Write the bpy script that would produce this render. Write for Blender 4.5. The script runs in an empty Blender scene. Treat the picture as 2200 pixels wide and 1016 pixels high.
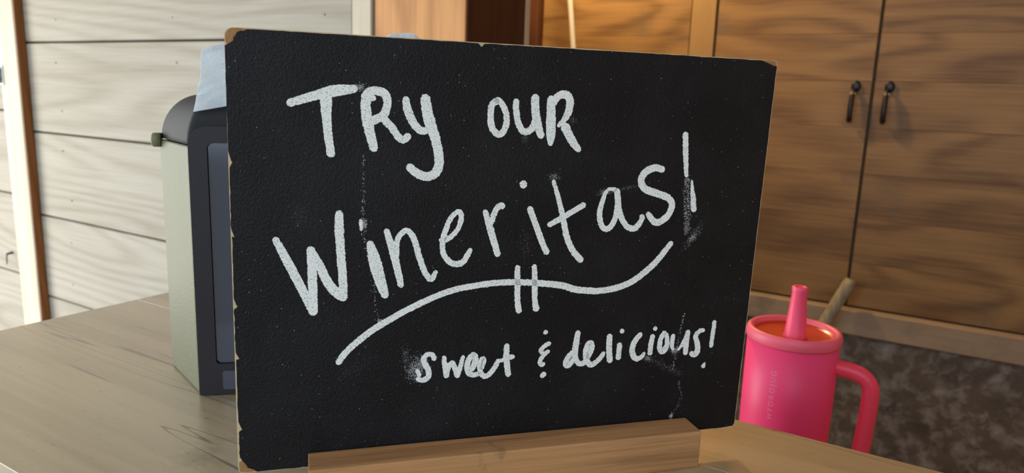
import bpy, bmesh, math, random
from mathutils import Vector, Matrix, noise as mnoise

# ------------------------------------------------------------------ camera, sky, light, exposure
scene = bpy.context.scene
COL = scene.collection
cam_data = bpy.data.cameras.new('camera')
cam = bpy.data.objects.new('camera', cam_data)
COL.objects.link(cam)
scene.camera = cam
cam_data.sensor_width = 36.0
cam_data.lens = 25.364
cam_data.clip_start = 0.01
CAM = Vector((0.0, 0.0, 1.287))
cam.matrix_world = Matrix(((0.85306, -0.12889, 0.50565, CAM.x),
                           (0.52060, 0.14418, -0.84154, CAM.y),
                           (0.03557, 0.98112, 0.19009, CAM.z),
                           (0, 0, 0, 1)))
cam_data.dof.use_dof = True
cam_data.dof.focus_distance = 0.405
cam_data.dof.aperture_fstop = 14.0

world = bpy.data.worlds.new('sky')
scene.world = world
world.use_nodes = True
wn = world.node_tree
bg = wn.nodes['Background']
bg.inputs['Color'].default_value = (0.72, 0.86, 1.0, 1)
bg.inputs['Strength'].default_value = 1.9

def area_light(name, loc, target, sx, sy, power, color):
    d = bpy.data.lights.new(name, 'AREA')
    d.shape = 'RECTANGLE'; d.size = sx; d.size_y = sy
    d.energy = power; d.color = color
    o = bpy.data.objects.new(name, d); COL.objects.link(o)
    o.location = loc
    o.rotation_euler = (Vector(target) - Vector(loc)).to_track_quat('-Z', 'Y').to_euler()
    return o
# daylight coming in through the wide doorway in the left wall
area_light('doorway_daylight', (-3.28, -0.2, 1.22), (0.0, -0.2, 1.22), 1.35, 2.4, 55, (1.0, 0.96, 0.89))

vs = scene.view_settings
vs.view_transform = 'Standard'
vs.look = 'None'
vs.exposure = 0.08
vs.gamma = 1.0
vs.use_curve_mapping = False

R = random.Random(7)

# ------------------------------------------------------------------ materials
def new_mat(name):
    m = bpy.data.materials.new(name); m.use_nodes = True
    nt = m.node_tree
    return m, nt, nt.nodes['Principled BSDF']

def link(nt, a, b): nt.links.new(a, b)

def node(nt, kind, **kw):
    n = nt.nodes.new(kind)
    for k, v in kw.items():
        if k in n.inputs: n.inputs[k].default_value = v
        else: setattr(n, k, v)
    return n

def math_n(nt, op, a, b=None, c=None, clamp=False):
    n = nt.nodes.new('ShaderNodeMath'); n.operation = op; n.use_clamp = clamp
    for i, v in enumerate((a, b, c)):
        if v is None: continue
        if isinstance(v, (int, float)): n.inputs[i].default_value = v
        else: link(nt, v, n.inputs[i])
    return n.outputs[0]

def mix_c(nt, fac, a, b):
    n = nt.nodes.new('ShaderNodeMix'); n.data_type = 'RGBA'
    for idx, v in ((0, fac), (6, a), (7, b)):
        if isinstance(v, (int, float)): n.inputs[idx].default_value = v
        elif isinstance(v, tuple): n.inputs[idx].default_value = (*v, 1) if len(v) == 3 else v
        else: link(nt, v, n.inputs[idx])
    return n.outputs[2]

def maprange(nt, v, a, b, c=0.0, d=1.0):
    n = nt.nodes.new('ShaderNodeMapRange')
    link(nt, v, n.inputs[0])
    for i, x in enumerate((a, b, c, d)): n.inputs[i + 1].default_value = x
    return n.outputs[0]

def coords(nt, scale=(1, 1, 1), vary=0.0):
    tc = nt.nodes.new('ShaderNodeTexCoord')
    v = tc.outputs['Object']
    if vary:
        oi = nt.nodes.new('ShaderNodeObjectInfo')
        mm = nt.nodes.new('ShaderNodeVectorMath'); mm.operation = 'SCALE'
        mm.inputs[0].default_value = (7.3, 5.1, 3.7)
        link(nt, math_n(nt, 'MULTIPLY', oi.outputs['Random'], vary), mm.inputs['Scale'])
        ad = nt.nodes.new('ShaderNodeVectorMath'); ad.operation = 'ADD'
        link(nt, v, ad.inputs[0]); link(nt, mm.outputs[0], ad.inputs[1]); v = ad.outputs[0]
    mp = nt.nodes.new('ShaderNodeMapping')
    mp.inputs['Scale'].default_value = scale
    link(nt, v, mp.inputs['Vector'])
    return mp.outputs[0]

def noise_n(nt, vec, scale, detail=3.0, rough=0.55, dist=0.0):
    n = nt.nodes.new('ShaderNodeTexNoise')
    n.inputs['Scale'].default_value = scale
    n.inputs['Detail'].default_value = detail
    n.inputs['Roughness'].default_value = rough
    n.inputs['Distortion'].default_value = dist
    link(nt, vec, n.inputs['Vector'])
    return n.outputs['Fac']

def bump_n(nt, h, strength, dist, bsdf):
    b = nt.nodes.new('ShaderNodeBump')
    b.inputs['Strength'].default_value = strength
    b.inputs['Distance'].default_value = dist
    link(nt, h, b.inputs['Height'])
    link(nt, b.outputs[0], bsdf.inputs['Normal'])

def wood(name, light, dark, stain=None, axis=0, ring_scale=3.0, bands=26.0, ring=0.6, fibre=0.35,
         blotch=0.4, rough=0.6, spec=0.4, vary=1.0, stretch=0.14, bump=0.15, fibre_scale=160.0, stain_lo=0.5, stain_hi=0.7,
         stain_scale=6.0, stain_detail=6.0, cracks=0.0):
    m, nt, b = new_mat(name)
    sc = [1.0, 1.0, 1.0]; sc[axis] = stretch
    sf = [1.0, 1.0, 1.0]; sf[axis] = 0.035
    v = coords(nt, tuple(sc), vary)
    vf = coords(nt, tuple(sf), vary)
    n1 = noise_n(nt, v, ring_scale, 1.5, 0.45, 0.25)
    rings = math_n(nt, 'MULTIPLY_ADD', math_n(nt, 'SINE', math_n(nt, 'MULTIPLY', n1, bands * 6.283)), 0.5, 0.5)
    rings = math_n(nt, 'POWER', rings, 1.6)
    fib = noise_n(nt, vf, fibre_scale, 3.0, 0.6)
    blo = noise_n(nt, v, ring_scale * 2.1, 4.0, 0.55)
    f = math_n(nt, 'MULTIPLY', rings, ring)
    f = math_n(nt, 'ADD', f, math_n(nt, 'MULTIPLY', math_n(nt, 'SUBTRACT', fib, 0.45), fibre * 2.2))
    f = math_n(nt, 'ADD', f, math_n(nt, 'MULTIPLY', math_n(nt, 'SUBTRACT', blo, 0.42), blotch * 2.2), clamp=True)
    col = mix_c(nt, f, light, dark)
    if stain:
        vs_ = coords(nt, (1, 1, 1), vary)
        s = noise_n(nt, vs_, stain_scale, stain_detail, 0.62, 0.4)
        col = mix_c(nt, maprange(nt, s, stain_lo, stain_hi), col, stain)
    if cracks:
        sk = [1.0, 1.0, 1.0]; sk[axis] = 0.045
        ck = noise_n(nt, coords(nt, tuple(sk), vary), 34.0, 2.0, 0.5, 0.15)
        line = maprange(nt, math_n(nt, 'ABSOLUTE', math_n(nt, 'SUBTRACT', ck, 0.62)), 0.002, 0.006, 0.7 * cracks, 0.0)
        pores = maprange(nt, noise_n(nt, coords(nt, (0.25, 1, 1), vary), 420.0, 2.0), 0.66, 0.74, 0.0, 0.45 * cracks)
        col = mix_c(nt, math_n(nt, 'MAXIMUM', line, pores), col, tuple(c * 0.3 for c in dark))
    link(nt, col, b.inputs['Base Color'])
    b.inputs['Roughness'].default_value = rough
    b.inputs['Specular IOR Level'].default_value = spec
    if bump: bump_n(nt, math_n(nt, 'ADD', fib, math_n(nt, 'MULTIPLY', rings, 0.3)), bump, 0.0015, b)
    return m

def plain(name, col, rough=0.5, spec=0.5, metal=0.0, grain=0.0, grain_scale=900.0, mottle=0.0):
    m, nt, b = new_mat(name)
    v = coords(nt)
    n = noise_n(nt, v, 14.0, 3.0)
    k = 1.0 - mottle
    link(nt, mix_c(nt, n, tuple(c * k for c in col), tuple(min(1, c * (1 + mottle)) for c in col)), b.inputs['Base Color'])
    b.inputs['Roughness'].default_value = rough
    b.inputs['Specular IOR Level'].default_value = spec
    b.inputs['Metallic'].default_value = metal
    if grain: bump_n(nt, noise_n(nt, v, grain_scale, 2.0), grain, 0.0006, b)
    return m

M = {}
M['whitewash'] = wood('whitewashed_plank', (0.50, 0.455, 0.375), (0.325, 0.275, 0.205), axis=0, ring_scale=3.4, bands=20, ring=0.36, stretch=0.17,
                      fibre=0.42, blotch=0.4, rough=0.75, spec=0.25, bump=0.2)
M['batten'] = wood('pale_batten_wood', (0.78, 0.70, 0.55), (0.58, 0.47, 0.32), axis=2, ring_scale=4, bands=7, ring=0.35, rough=0.7, bump=0.15)
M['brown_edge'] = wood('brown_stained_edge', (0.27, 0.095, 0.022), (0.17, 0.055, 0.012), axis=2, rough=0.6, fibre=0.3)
M['post'] = wood('orange_brown_post_wood', (0.74, 0.35, 0.12), (0.42, 0.165, 0.045), axis=2, ring_scale=5, bands=9, ring=0.5, fibre=0.5,
                 blotch=0.45, rough=0.55)
M['post_dark'] = wood('dark_brown_wood', (0.085, 0.028, 0.012), (0.05, 0.016, 0.008), axis=2, rough=0.55, fibre=0.3)
M['cabinet'] = wood('golden_brown_cabinet_wood', (0.34, 0.20, 0.082), (0.145, 0.076, 0.031), stain=(0.12, 0.095, 0.075), axis=0, ring_scale=4.2,
                    bands=9, ring=0.55, fibre=0.55, blotch=0.42, rough=0.5, stain_lo=0.55, stain_hi=0.85, stain_scale=4.0, vary=0.12, stretch=0.3)
M['stile'] = wood('cabinet_stile_wood', (0.40, 0.26, 0.11), (0.29, 0.17, 0.07), axis=2, ring_scale=4, bands=5, ring=0.35, rough=0.5)
M['rail'] = wood('worn_rail_wood', (0.44, 0.33, 0.23), (0.26, 0.185, 0.125), stain=(0.20, 0.175, 0.14), axis=0, ring_scale=4, bands=5, ring=0.3,
                 blotch=0.5, rough=0.65, stain_lo=0.5, stain_hi=0.75, stain_scale=9)
M['grimy'] = wood('grimy_dark_panel_wood', (0.17, 0.125, 0.09), (0.075, 0.058, 0.046), stain=(0.46, 0.42, 0.37), axis=0, ring_scale=9, bands=3,
                  ring=0.2, fibre=0.15, blotch=0.9, rough=0.65, stretch=0.6, stain_lo=0.47, stain_hi=0.78, stain_scale=24, stain_detail=8)
M['table'] = wood('worn_table_wood', (0.48, 0.38, 0.23), (0.28, 0.205, 0.108), stain=(0.11, 0.075, 0.035), axis=0, ring_scale=6, bands=8,
                  ring=0.35, fibre=0.5, blotch=0.4, rough=0.33, spec=0.6, vary=0.4, stain_lo=0.62, stain_hi=0.8, stain_scale=9, bump=0.12, cracks=1.0)
_t = M['table'].node_tree.nodes['Principled BSDF']
_t.inputs['Coat Weight'].default_value = 1.0; _t.inputs['Coat Roughness'].default_value = 0.28; _t.inputs['Coat IOR'].default_value = 1.8
M['table_edge'] = wood('table_plank_edge', (0.45, 0.34, 0.2), (0.28, 0.19, 0.09), axis=0, rough=0.6)
M['stand'] = wood('stand_wood', (0.52, 0.275, 0.115), (0.24, 0.115, 0.045), stain=(0.10, 0.065, 0.04), axis=0, ring_scale=14, bands=6, ring=0.5,
                  fibre=0.7, blotch=0.6, rough=0.6, fibre_scale=420, stain_lo=0.63, stain_hi=0.75, stain_scale=24, bump=0.25)
M['stick'] = wood('grey_stick_wood', (0.42, 0.36, 0.25), (0.26, 0.21, 0.14), axis=2, ring_scale=12, rough=0.6, fibre_scale=300)
M['structure'] = wood('dim_structure_wood', (0.42, 0.30, 0.19), (0.27, 0.18, 0.11), axis=0, rough=0.75)
M['floor'] = plain('concrete_floor', (0.30, 0.27, 0.23), rough=0.8, mottle=0.25)
M['ground'] = plain('dry_ground', (0.34, 0.31, 0.24), rough=0.95, mottle=0.3)
M['gap'] = plain('dark_joint', (0.10, 0.07, 0.04), rough=0.9, mottle=0.2)
M['mdf'] = plain('fibreboard_core', (0.62, 0.47, 0.28), rough=0.85, mottle=0.25, grain=0.6, grain_scale=700)
M['torn'] = plain('torn_fibreboard', (0.36, 0.19, 0.075), rough=0.95, mottle=0.5, grain=1.0, grain_scale=500)
M['black_pull'] = plain('black_iron', (0.008, 0.008, 0.009), rough=0.35, spec=0.5)
M['brass'] = plain('pale_brass', (0.75, 0.62, 0.38), rough=0.3, metal=1.0)
M['zinc'] = plain('galvanised_steel', (0.62, 0.64, 0.64), rough=0.35, metal=1.0, mottle=0.3)
M['white_cord'] = plain('white_cord', (0.9, 0.88, 0.84), rough=0.45)
M['olive'] = plain('olive_sheen_plastic', (0.18, 0.178, 0.095), rough=0.5, spec=0.35, grain=0.5, grain_scale=650, mottle=0.1)  # wall reflection on the dispenser sides put into this olive base colour
M['lid'] = plain('dark_lid_plastic', (0.030, 0.029, 0.031), rough=0.55, spec=0.12, grain=0.25, grain_scale=800)
M['bezel'] = plain('dark_bezel_plastic', (0.018, 0.014, 0.019), rough=0.42, spec=0.35, grain=0.2, grain_scale=800)
M['gloss'] = plain('glossy_dark_window', (0.022, 0.024, 0.05), rough=0.09, spec=0.9)
M['cup'] = plain('hot_pink_coating', (1.0, 0.065, 0.215), rough=0.42, spec=0.4, grain=0.06, grain_scale=1200)
M['cup_lid'] = plain('salmon_pink_silicone', (0.94, 0.14, 0.22), rough=0.45)
M['cup_straw'] = plain('bright_pink_silicone', (0.97, 0.09, 0.20), rough=0.42)
M['cup_handle'] = plain('coral_red_plastic', (0.95, 0.065, 0.13), rough=0.38)
M['cup_text'] = plain('pale_pink_print', (0.97, 0.27, 0.46), rough=0.5)
m, nt, b = new_mat('translucent_orange_disc')
b.inputs['Base Color'].default_value = (0.62, 0.06, 0.012, 1); b.inputs['Roughness'].default_value = 0.3
M['cup_disc'] = m
m, nt, b = new_mat('pale_blue_plastic_film')
v = coords(nt)
b.inputs['Base Color'].default_value = (0.90, 0.96, 1.0, 1)
b.inputs['Roughness'].default_value = 0.35
vo = node(nt, 'ShaderNodeTexVoronoi'); vo.inputs['Scale'].default_value = 520.0
link(nt, v, vo.inputs['Vector'])
bump_n(nt, vo.outputs['Distance'], 0.6, 0.0008, b)
tr = nt.nodes.new('ShaderNodeBsdfTranslucent'); tr.inputs['Color'].default_value = (0.92, 0.97, 1.0, 1)
mx = nt.nodes.new('ShaderNodeMixShader'); mx.inputs[0].default_value = 0.65
link(nt, b.outputs[0], mx.inputs[1]); link(nt, tr.outputs[0], mx.inputs[2])
link(nt, mx.outputs[0], nt.nodes['Material Output'].inputs['Surface'])
M['film'] = m
# pebbled black chalkboard laminate with faint specks of old chalk
m, nt, b = new_mat('black_chalkboard_laminate')
v = coords(nt)
pebble = noise_n(nt, v, 950.0, 2.0, 0.5)
sp = node(nt, 'ShaderNodeTexVoronoi'); sp.inputs['Scale'].default_value = 330.0
link(nt, v, sp.inputs['Vector'])
speck = maprange(nt, sp.outputs['Distance'], 0.07, 0.11, 1.0, 0.0)
pick = node(nt, 'ShaderNodeSeparateColor'); link(nt, sp.outputs['Color'], pick.inputs[0])
speck = math_n(nt, 'MULTIPLY', speck, math_n(nt, 'GREATER_THAN', pick.outputs[0], 0.86))
film = maprange(nt, noise_n(nt, v, 16.0, 4.0, 0.6), 0.45, 0.85, 0.0, 0.06)
film = math_n(nt, 'MULTIPLY', film, pebble)
c0 = mix_c(nt, film, (0.0065, 0.0063, 0.0080), (0.30, 0.32, 0.34))
link(nt, mix_c(nt, math_n(nt, 'MULTIPLY', speck, 0.35), c0, (0.6, 0.62, 0.6)), b.inputs['Base Color'])
b.inputs['Roughness'].default_value = 0.46
b.inputs['Specular IOR Level'].default_value = 0.22
bump_n(nt, pebble, 0.7, 0.0006, b)
M['laminate'] = m
m, nt, b = new_mat('dried_chalk_paint')
v = coords(nt)
g = noise_n(nt, v, 1500.0, 2.0, 0.5)
big = noise_n(nt, v, 60.0, 2.0)
f = maprange(nt, math_n(nt, 'ADD', g, math_n(nt, 'MULTIPLY', math_n(nt, 'SUBTRACT', big, 0.5), 0.12)), 0.33, 0.46)
link(nt, mix_c(nt, f, (0.36, 0.38, 0.39), (0.90, 0.93, 0.91)), b.inputs['Base Color'])
b.inputs['Roughness'].default_value = 0.9; b.inputs['Specular IOR Level'].default_value = 0.1
bump_n(nt, g, 0.4, 0.0004, b)
M['chalk'] = m
M['chalk_dust'] = plain('loose_chalk', (0.60, 0.64, 0.68), rough=0.95, spec=0.1)

# ------------------------------------------------------------------ helpers
def obj(name, me, mat, parent=None, loc=None, smooth=False):
    o = bpy.data.objects.new(name, me)
    COL.objects.link(o)
    if mat is not None and not me.materials: me.materials.append(M[mat])
    if parent is not None: o.parent = parent
    if loc is not None: o.location = loc
    if smooth:
        for p in me.polygons: p.use_smooth = True
    return o

def empty(name, loc, rz=0.0):
    o = bpy.data.objects.new(name, None); COL.objects.link(o)
    o.empty_display_size = 0.02
    o.location = loc; o.rotation_euler = (0, 0, rz)
    return o

def tag(o, label, cat, group=None):
    o['label'] = label; o['category'] = cat
    if group: o['group'] = group
    return o

def struct(o, label=None):
    o['kind'] = 'structure'
    if label: o['label'] = label
    return o

def bm_mesh(name, bm):
    me = bpy.data.meshes.new(name)
    bmesh.ops.recalc_face_normals(bm, faces=bm.faces[:])
    bm.to_mesh(me); bm.free()
    return me

def box_mesh(name, x0, x1, y0, y1, z0, z1, bevel=0.0, seg=1):
    bm = bmesh.new()
    bmesh.ops.create_cube(bm, size=1.0)
    for v_ in bm.verts:
        v_.co = Vector((x0 + (v_.co.x + .5) * (x1 - x0), y0 + (v_.co.y + .5) * (y1 - y0), z0 + (v_.co.z + .5) * (z1 - z0)))
    if bevel: bmesh.ops.bevel(bm, geom=bm.edges[:], offset=bevel, segments=seg, affect='EDGES', profile=0.6)
    return bm_mesh(name, bm)

def box(name, b6, mat, parent=None, bevel=0.0, seg=1):
    """box whose origin sits at its own centre, so the grain differs from piece to piece"""
    x0, x1, y0, y1, z0, z1 = b6
    c = Vector(((x0 + x1) / 2, (y0 + y1) / 2, (z0 + z1) / 2))
    me = box_mesh(name, x0 - c.x, x1 - c.x, y0 - c.y, y1 - c.y, z0 - c.z, z1 - c.z, bevel, seg)
    o = obj(name, me, mat, parent)
    o.location = c
    return o

def prism_mesh(name, pts, axis, a0, a1, bevel=0.0):
    """closed polygon extruded along an axis; pts are the two other coordinates in order"""
    bm = bmesh.new()
    def mk(p, a):
        c = [p[0], p[1]]; c.insert(axis, a); return bm.verts.new(c)
    A = [mk(p, a0) for p in pts]; B = [mk(p, a1) for p in pts]
    bm.faces.new(A); bm.faces.new(B)
    n = len(pts)
    for i in range(n): bm.faces.new((A[i], A[(i + 1) % n], B[(i + 1) % n], B[i]))
    if bevel: bmesh.ops.bevel(bm, geom=[e for e in bm.edges], offset=bevel, segments=1, affect='EDGES')
    return bm_mesh(name, bm)

def lathe_mesh(name, prof, seg=64, cap=True):
    bm = bmesh.new(); rings = []
    for r, z in prof:
        rings.append([bm.verts.new((r * math.cos(2 * math.pi * k / seg), r * math.sin(2 * math.pi * k / seg), z)) for k in range(seg)])
    for a, b_ in zip(rings, rings[1:]):
        for k in range(seg): bm.faces.new((a[k], a[(k + 1) % seg], b_[(k + 1) % seg], b_[k]))
    if cap: bm.faces.new(rings[0]); bm.faces.new(rings[-1])
    return bm_mesh(name, bm)

def tube_mesh(name, pts, radii, seg=12, squash=1.0, up=(0, 0, 1)):
    bm = bmesh.new(); rings = []
    P = [Vector(p) for p in pts]
    up = Vector(up)
    for i, p in enumerate(P):
        t = (P[min(i + 1, len(P) - 1)] - P[max(i - 1, 0)]).normalized()
        s = t.cross(up)
        if s.length < 1e-4: s = t.cross(Vector((0, 1, 0)))
        s.normalize(); u = s.cross(t).normalized()
        if i and s.dot(prev) < 0: s, u = -s, -u
        prev = s
        r = radii if isinstance(radii, (int, float)) else radii[i]
        rings.append([bm.verts.new(p + s * (r * squash * math.cos(2 * math.pi * k / seg)) + u * (r * math.sin(2 * math.pi * k / seg))) for k in range(seg)])
    for a, b_ in zip(rings, rings[1:]):
        for k in range(seg): bm.faces.new((a[k], a[(k + 1) % seg], b_[(k + 1) % seg], b_[k]))
    bm.faces.new(rings[0]); bm.faces.new(rings[-1])
    return bm_mesh(name, bm)

def spline(pts, step):
    """Catmull-Rom through tuples, resampled about every `step`"""
    if len(pts) == 2:
        n = max(2, int(math.dist(pts[0][:2], pts[1][:2]) / step))
        return [tuple(a + (b_ - a) * t / n for a, b_ in zip(*pts)) for t in range(n + 1)]
    P = [pts[0]] + list(pts) + [pts[-1]]
    out = []
    for i in range(1, len(P) - 2):
        p0, p1, p2, p3 = P[i - 1:i + 3]
        n = max(2, int(math.dist(p1[:2], p2[:2]) / step))
        for k in range(n):
            t = k / n
            out.append(tuple(0.5 * (2 * b_ + (c - a) * t + (2 * a - 5 * b_ + 4 * c - d) * t * t + (3 * b_ - a - 3 * c + d) * t ** 3)
                             for a, b_, c, d in zip(p0, p1, p2, p3)))
    out.append(tuple(pts[-1]))
    return out

# ------------------------------------------------------------------ the setting
ZT = 1.07           # bar top
CEIL = 2.70
YW = 1.0            # face of the whitewashed plank wall
YC = 2.10           # face of the cabinet doors
struct(box('floor', (-3.3, 1.2, -0.9, 2.7, -0.10, 0.0), 'floor'))
struct(box('ground', (-14, 14, -14, 14, -0.30, -0.12), 'ground'), 'dry bare ground around the shed')
struct(box('ceiling', (-3.4, 1.4, -0.9, 2.8, CEIL, CEIL + 0.06), 'structure'))
struct(box('wall_rear', (-3.3, 1.2, 2.56, 2.66, 0, CEIL), 'structure'))
wr = struct(box('wall_right', (0.90, 1.0, -0.7, 2.56, 0, CEIL), 'structure'))  # unseen wall, set close in to shade the right side
# left wall with the wide doorway (y from -0.9 to 0.5)
wl = struct(bpy.data.objects.new('wall_left', None)); COL.objects.link(wl)
box('panel', (-3.4, -3.3, 0.5, 2.7, 0, CEIL), 'structure', wl)
box('panel', (-3.4, -3.3, -0.9, 0.5, 2.45, CEIL), 'structure', wl)

# whitewashed plank wall behind the bar, boards laid horizontally
wb = struct(bpy.data.objects.new('wall_back', None)); COL.objects.link(wb)
box('backing', (-3.3, -0.75, YW + 0.022, YW + 0.10, 0, CEIL), 'gap', wb)
seams = [0.0, 0.008, 0.236, 0.465, 0.694, 0.924, 1.150, 1.381, 1.611, 1.840, 2.070, 2.300, 2.530, CEIL]
for z0, z1 in zip(seams, seams[1:]):
    if z1 - z0 < 0.02: continue
    pl = box('plank', (-2.15, -0.953, YW + R.uniform(0, 0.0015), YW + 0.024, z0 + 0.002, z1 - 0.0025), 'whitewash', wb, bevel=0.0025)
seams = [0.0, 0.268, 0.501, 0.734, 0.967, 1.200, 1.433, 1.666, 1.90, 2.13, 2.36, CEIL]
for z0, z1 in zip(seams, seams[1:]):
    box('plank', (-3.3, -2.16, YW + R.uniform(0, 0.0015), YW + 0.024, z0 + 0.002, z1 - 0.0025), 'whitewash', wb, bevel=0.0025)
nh = lathe_mesh('nail_head', [(0.0004, 0.0), (0.0030, 0.0), (0.0026, 0.0008), (0.0004, 0.0011)], 8)
for z0, z1 in ((0.465, 0.694), (0.694, 0.924), (0.924, 1.150), (1.150, 1.381), (1.381, 1.611)):
    for x in (-1.96, -1.47, -1.02):
        for k in (0.22, 0.76):
            n_ = obj('nail_head', nh, 'black_pull', wb)
            n_.location = (x + R.uniform(-.02, .02), YW + 0.0008, z0 + (z1 - z0) * k + R.uniform(-.012, .012)); n_.rotation_euler = (math.pi / 2, 0, 0)
# unseen return wall behind the plank wall, added to keep the recess light-tight
struct(box('wall_return', (-1.36, -1.305, YW + 0.1, 2.56, 0, CEIL), 'structure'))

# trims
t1 = struct(box('trim_1', (-2.205, -2.108, YW - 0.024, YW - 0.001, 0, CEIL), 'batten', bevel=0.003), 'pale flat board nailed upright over the plank wall')
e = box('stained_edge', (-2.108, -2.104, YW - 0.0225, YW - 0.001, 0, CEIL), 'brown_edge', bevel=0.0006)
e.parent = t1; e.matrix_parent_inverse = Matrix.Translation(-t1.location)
struct(box('trim_2', (-0.943, -0.897, YW - 0.012, YW - 0.0005, 0, CEIL), 'batten', bevel=0.002), 'narrow pale batten between plank wall and post')
post = empty('post', (-0.7855, 1.09, 0))
struct(post, 'thick square wooden post behind the chalkboard')
box('front_board', (-0.0955, 0.0950, -0.11, -0.105, 0, CEIL), 'post', post, bevel=0.001)
box('side_board', (0.0735, 0.0955, -0.1045, 0.078, 0, CEIL), 'post_dark', post, bevel=0.002)  # side face in a much darker brown than the front board
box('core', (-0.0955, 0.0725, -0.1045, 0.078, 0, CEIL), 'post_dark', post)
struct(box('trim_3', (-0.7025, -0.6902, 1.1685, 1.185, 0, CEIL), 'batten', bevel=0.001), 'thin pale strip along the rear edge of the post')
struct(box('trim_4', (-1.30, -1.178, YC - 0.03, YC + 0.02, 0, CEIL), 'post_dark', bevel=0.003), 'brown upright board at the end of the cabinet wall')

# ------------------------------------------------------------------ cabinets at the back
DZ = [0.764, 0.883, 1.002, 1.121, 1.240, 1.359, 1.478, 1.597, 1.716, 1.835, 1.954, 2.07]
cab = empty('wall_cabinet', (-0.2, YC, 0.0))
tag(cab, 'golden brown wooden cabinet with plank doors and black pulls at the back', 'cabinet')
def cbox(name, b6, mat, parent=cab, bevel=0.0, base=(-0.2, YC, 0.0)):
    o = box(name, b6, mat, None, bevel)
    o.parent = parent
    o.location = o.location - Vector(base)
    return o
cbox('carcass', (-1.178, 0.89, YC + 0.0095, YC + 0.44, 0.02, 2.2), 'gap')
cbox('stile', (-0.686, -0.616, YC - 0.006, YC + 0.009, 0.762, 2.1), 'stile', bevel=0.002)
cbox('stile', (0.225, 0.295, YC - 0.006, YC + 0.009, 0.762, 2.1), 'stile', bevel=0.002)
cbox('top_rail', (-1.178, 0.89, YC - 0.006, YC + 0.009, 2.102, 2.2), 'stile', bevel=0.002)
cbox('bottom_rail', (-1.178, 0.89, YC - 0.03, YC + 0.009, 0.690, 0.758), 'rail', bevel=0.003)
cbox('lower_panel', (-1.178, 0.89, YC - 0.004, YC + 0.009, 0.02, 0.686), 'grimy', bevel=0.002)
def door(x0, x1):
    d = empty('door', (0, 0, 0)); d.parent = cab
    d.location = (x0 + 0.2, 0, 0)
    for z0, z1 in zip(DZ, DZ[1:]):
        cbox('board', (x0, x1, YC + R.uniform(0, 0.0006), YC + 0.009, z0 + 0.0002, z1 - 0.0002), 'cabinet', d, 0.0005, (x0, YC, 0.0))
    return d
door(-1.174, -0.690)
dl = door(-0.612, -0.1995)
dr = door(-0.1915, 0.221)
door(0.299, 0.72)
def pull(d, x, x_door):
    # drop pull: oval iron plate, pale pivot pin, hanging black bar
    p = empty('pull', (x - x_door, 0, 0)); p.parent = d
    me = lathe_mesh('plate', [(0.004, 0.0), (0.0105, 0.0), (0.0115, 0.002), (0.0095, 0.005), (0.004, 0.006)], 24)
    pm = obj('plate', me, 'black_pull', p, smooth=True); pm.rotation_euler = (math.pi / 2, 0, 0); pm.scale = (1, 1.35, 1); pm.location = (0.002, 0, 1.345)
    pn = obj('pivot_pin', tube_mesh('pivot_pin', [(-0.0075, 0, 0), (-0.0065, 0, 0), (0.0065, 0, 0), (0.0075, 0, 0)], [0.003, 0.0042, 0.0042, 0.003], 12), 'brass', p)
    pn.location = (-0.002, -0.014, 1.326)
    bar = obj('bar', tube_mesh('bar', [(0, -0.006, 1.338), (-0.001, -0.013, 1.330), (-0.003, -0.016, 1.318), (-0.0035, -0.019, 1.290), (-0.0035, -0.019, 1.268), (-0.0035, -0.015, 1.258), (-0.004, -0.012, 1.2535)],
              [0.004, 0.0052, 0.0062, 0.0066, 0.0062, 0.0072, 0.004], 12), 'black_pull', p, smooth=True)
pull(dl, -0.2375, -0.612)
pull(dr, -0.1590, -0.1915)

# ------------------------------------------------------------------ bar top with two planks
tb = empty('bar_counter', (-0.1, 0.333, 0.0))
tag(tb, 'worn wooden bar top of two long planks under the chalkboard', 'bar')
box('plank', (-0.592, 0.98, -0.156, 0.07895, ZT - 0.040, ZT), 'table', tb, bevel=0.0004, seg=1)
box('plank', (-0.592, 0.98, 0.07905, 0.157, ZT - 0.040, ZT), 'table', tb, bevel=0.0004, seg=1)
box('apron', (-0.50, 0.90, -0.11, -0.085, 0.0, ZT - 0.0402), 'structure', tb)
box('shelf_bracket', (-0.50, 0.90, 0.05, 0.075, 0.0, ZT - 0.0402), 'structure', tb)
# lower work surface behind the bar that carries the tumbler
wt = empty('work_shelf', (0.2, 0.72, 0.0))
tag(wt, 'low wooden work shelf behind the bar top under the pink tumbler', 'shelf')
ZS = 0.835
box('shelf_board', (-0.75, 0.62, -0.30, 0.16, ZS - 0.03, ZS), 'structure', wt, bevel=0.002)
for sx in (-0.68, 0.56):
    box('leg', (sx - 0.025, sx + 0.025, 0.09, 0.14, 0.0, ZS - 0.0302), 'structure', wt)
    box('leg', (sx - 0.025, sx + 0.025, -0.28, -0.23, 0.0, ZS - 0.0302), 'structure', wt)

# ------------------------------------------------------------------ chalkboard
B0 = Vector((-0.30214, 0.22909, 1.08487))
RZ = math.radians(46.926)
board = empty('chalkboard', B0, RZ)
tag(board, 'black chalkboard sign with white hand-drawn lettering standing in a grooved wooden block', 'sign')
TH = 0.0042
def rough_line(p, q, n, amp, seed):
    out = []
    for i in range(n):
        t = i / n
        out.append((p[0] + (q[0] - p[0]) * t + amp * (mnoise.noise((i * 1.7, seed, 0.3))),
                    p[1] + (q[1] - p[1]) * t + amp * (mnoise.noise((i * 1.7, seed, 9.3)))))
    return out
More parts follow.
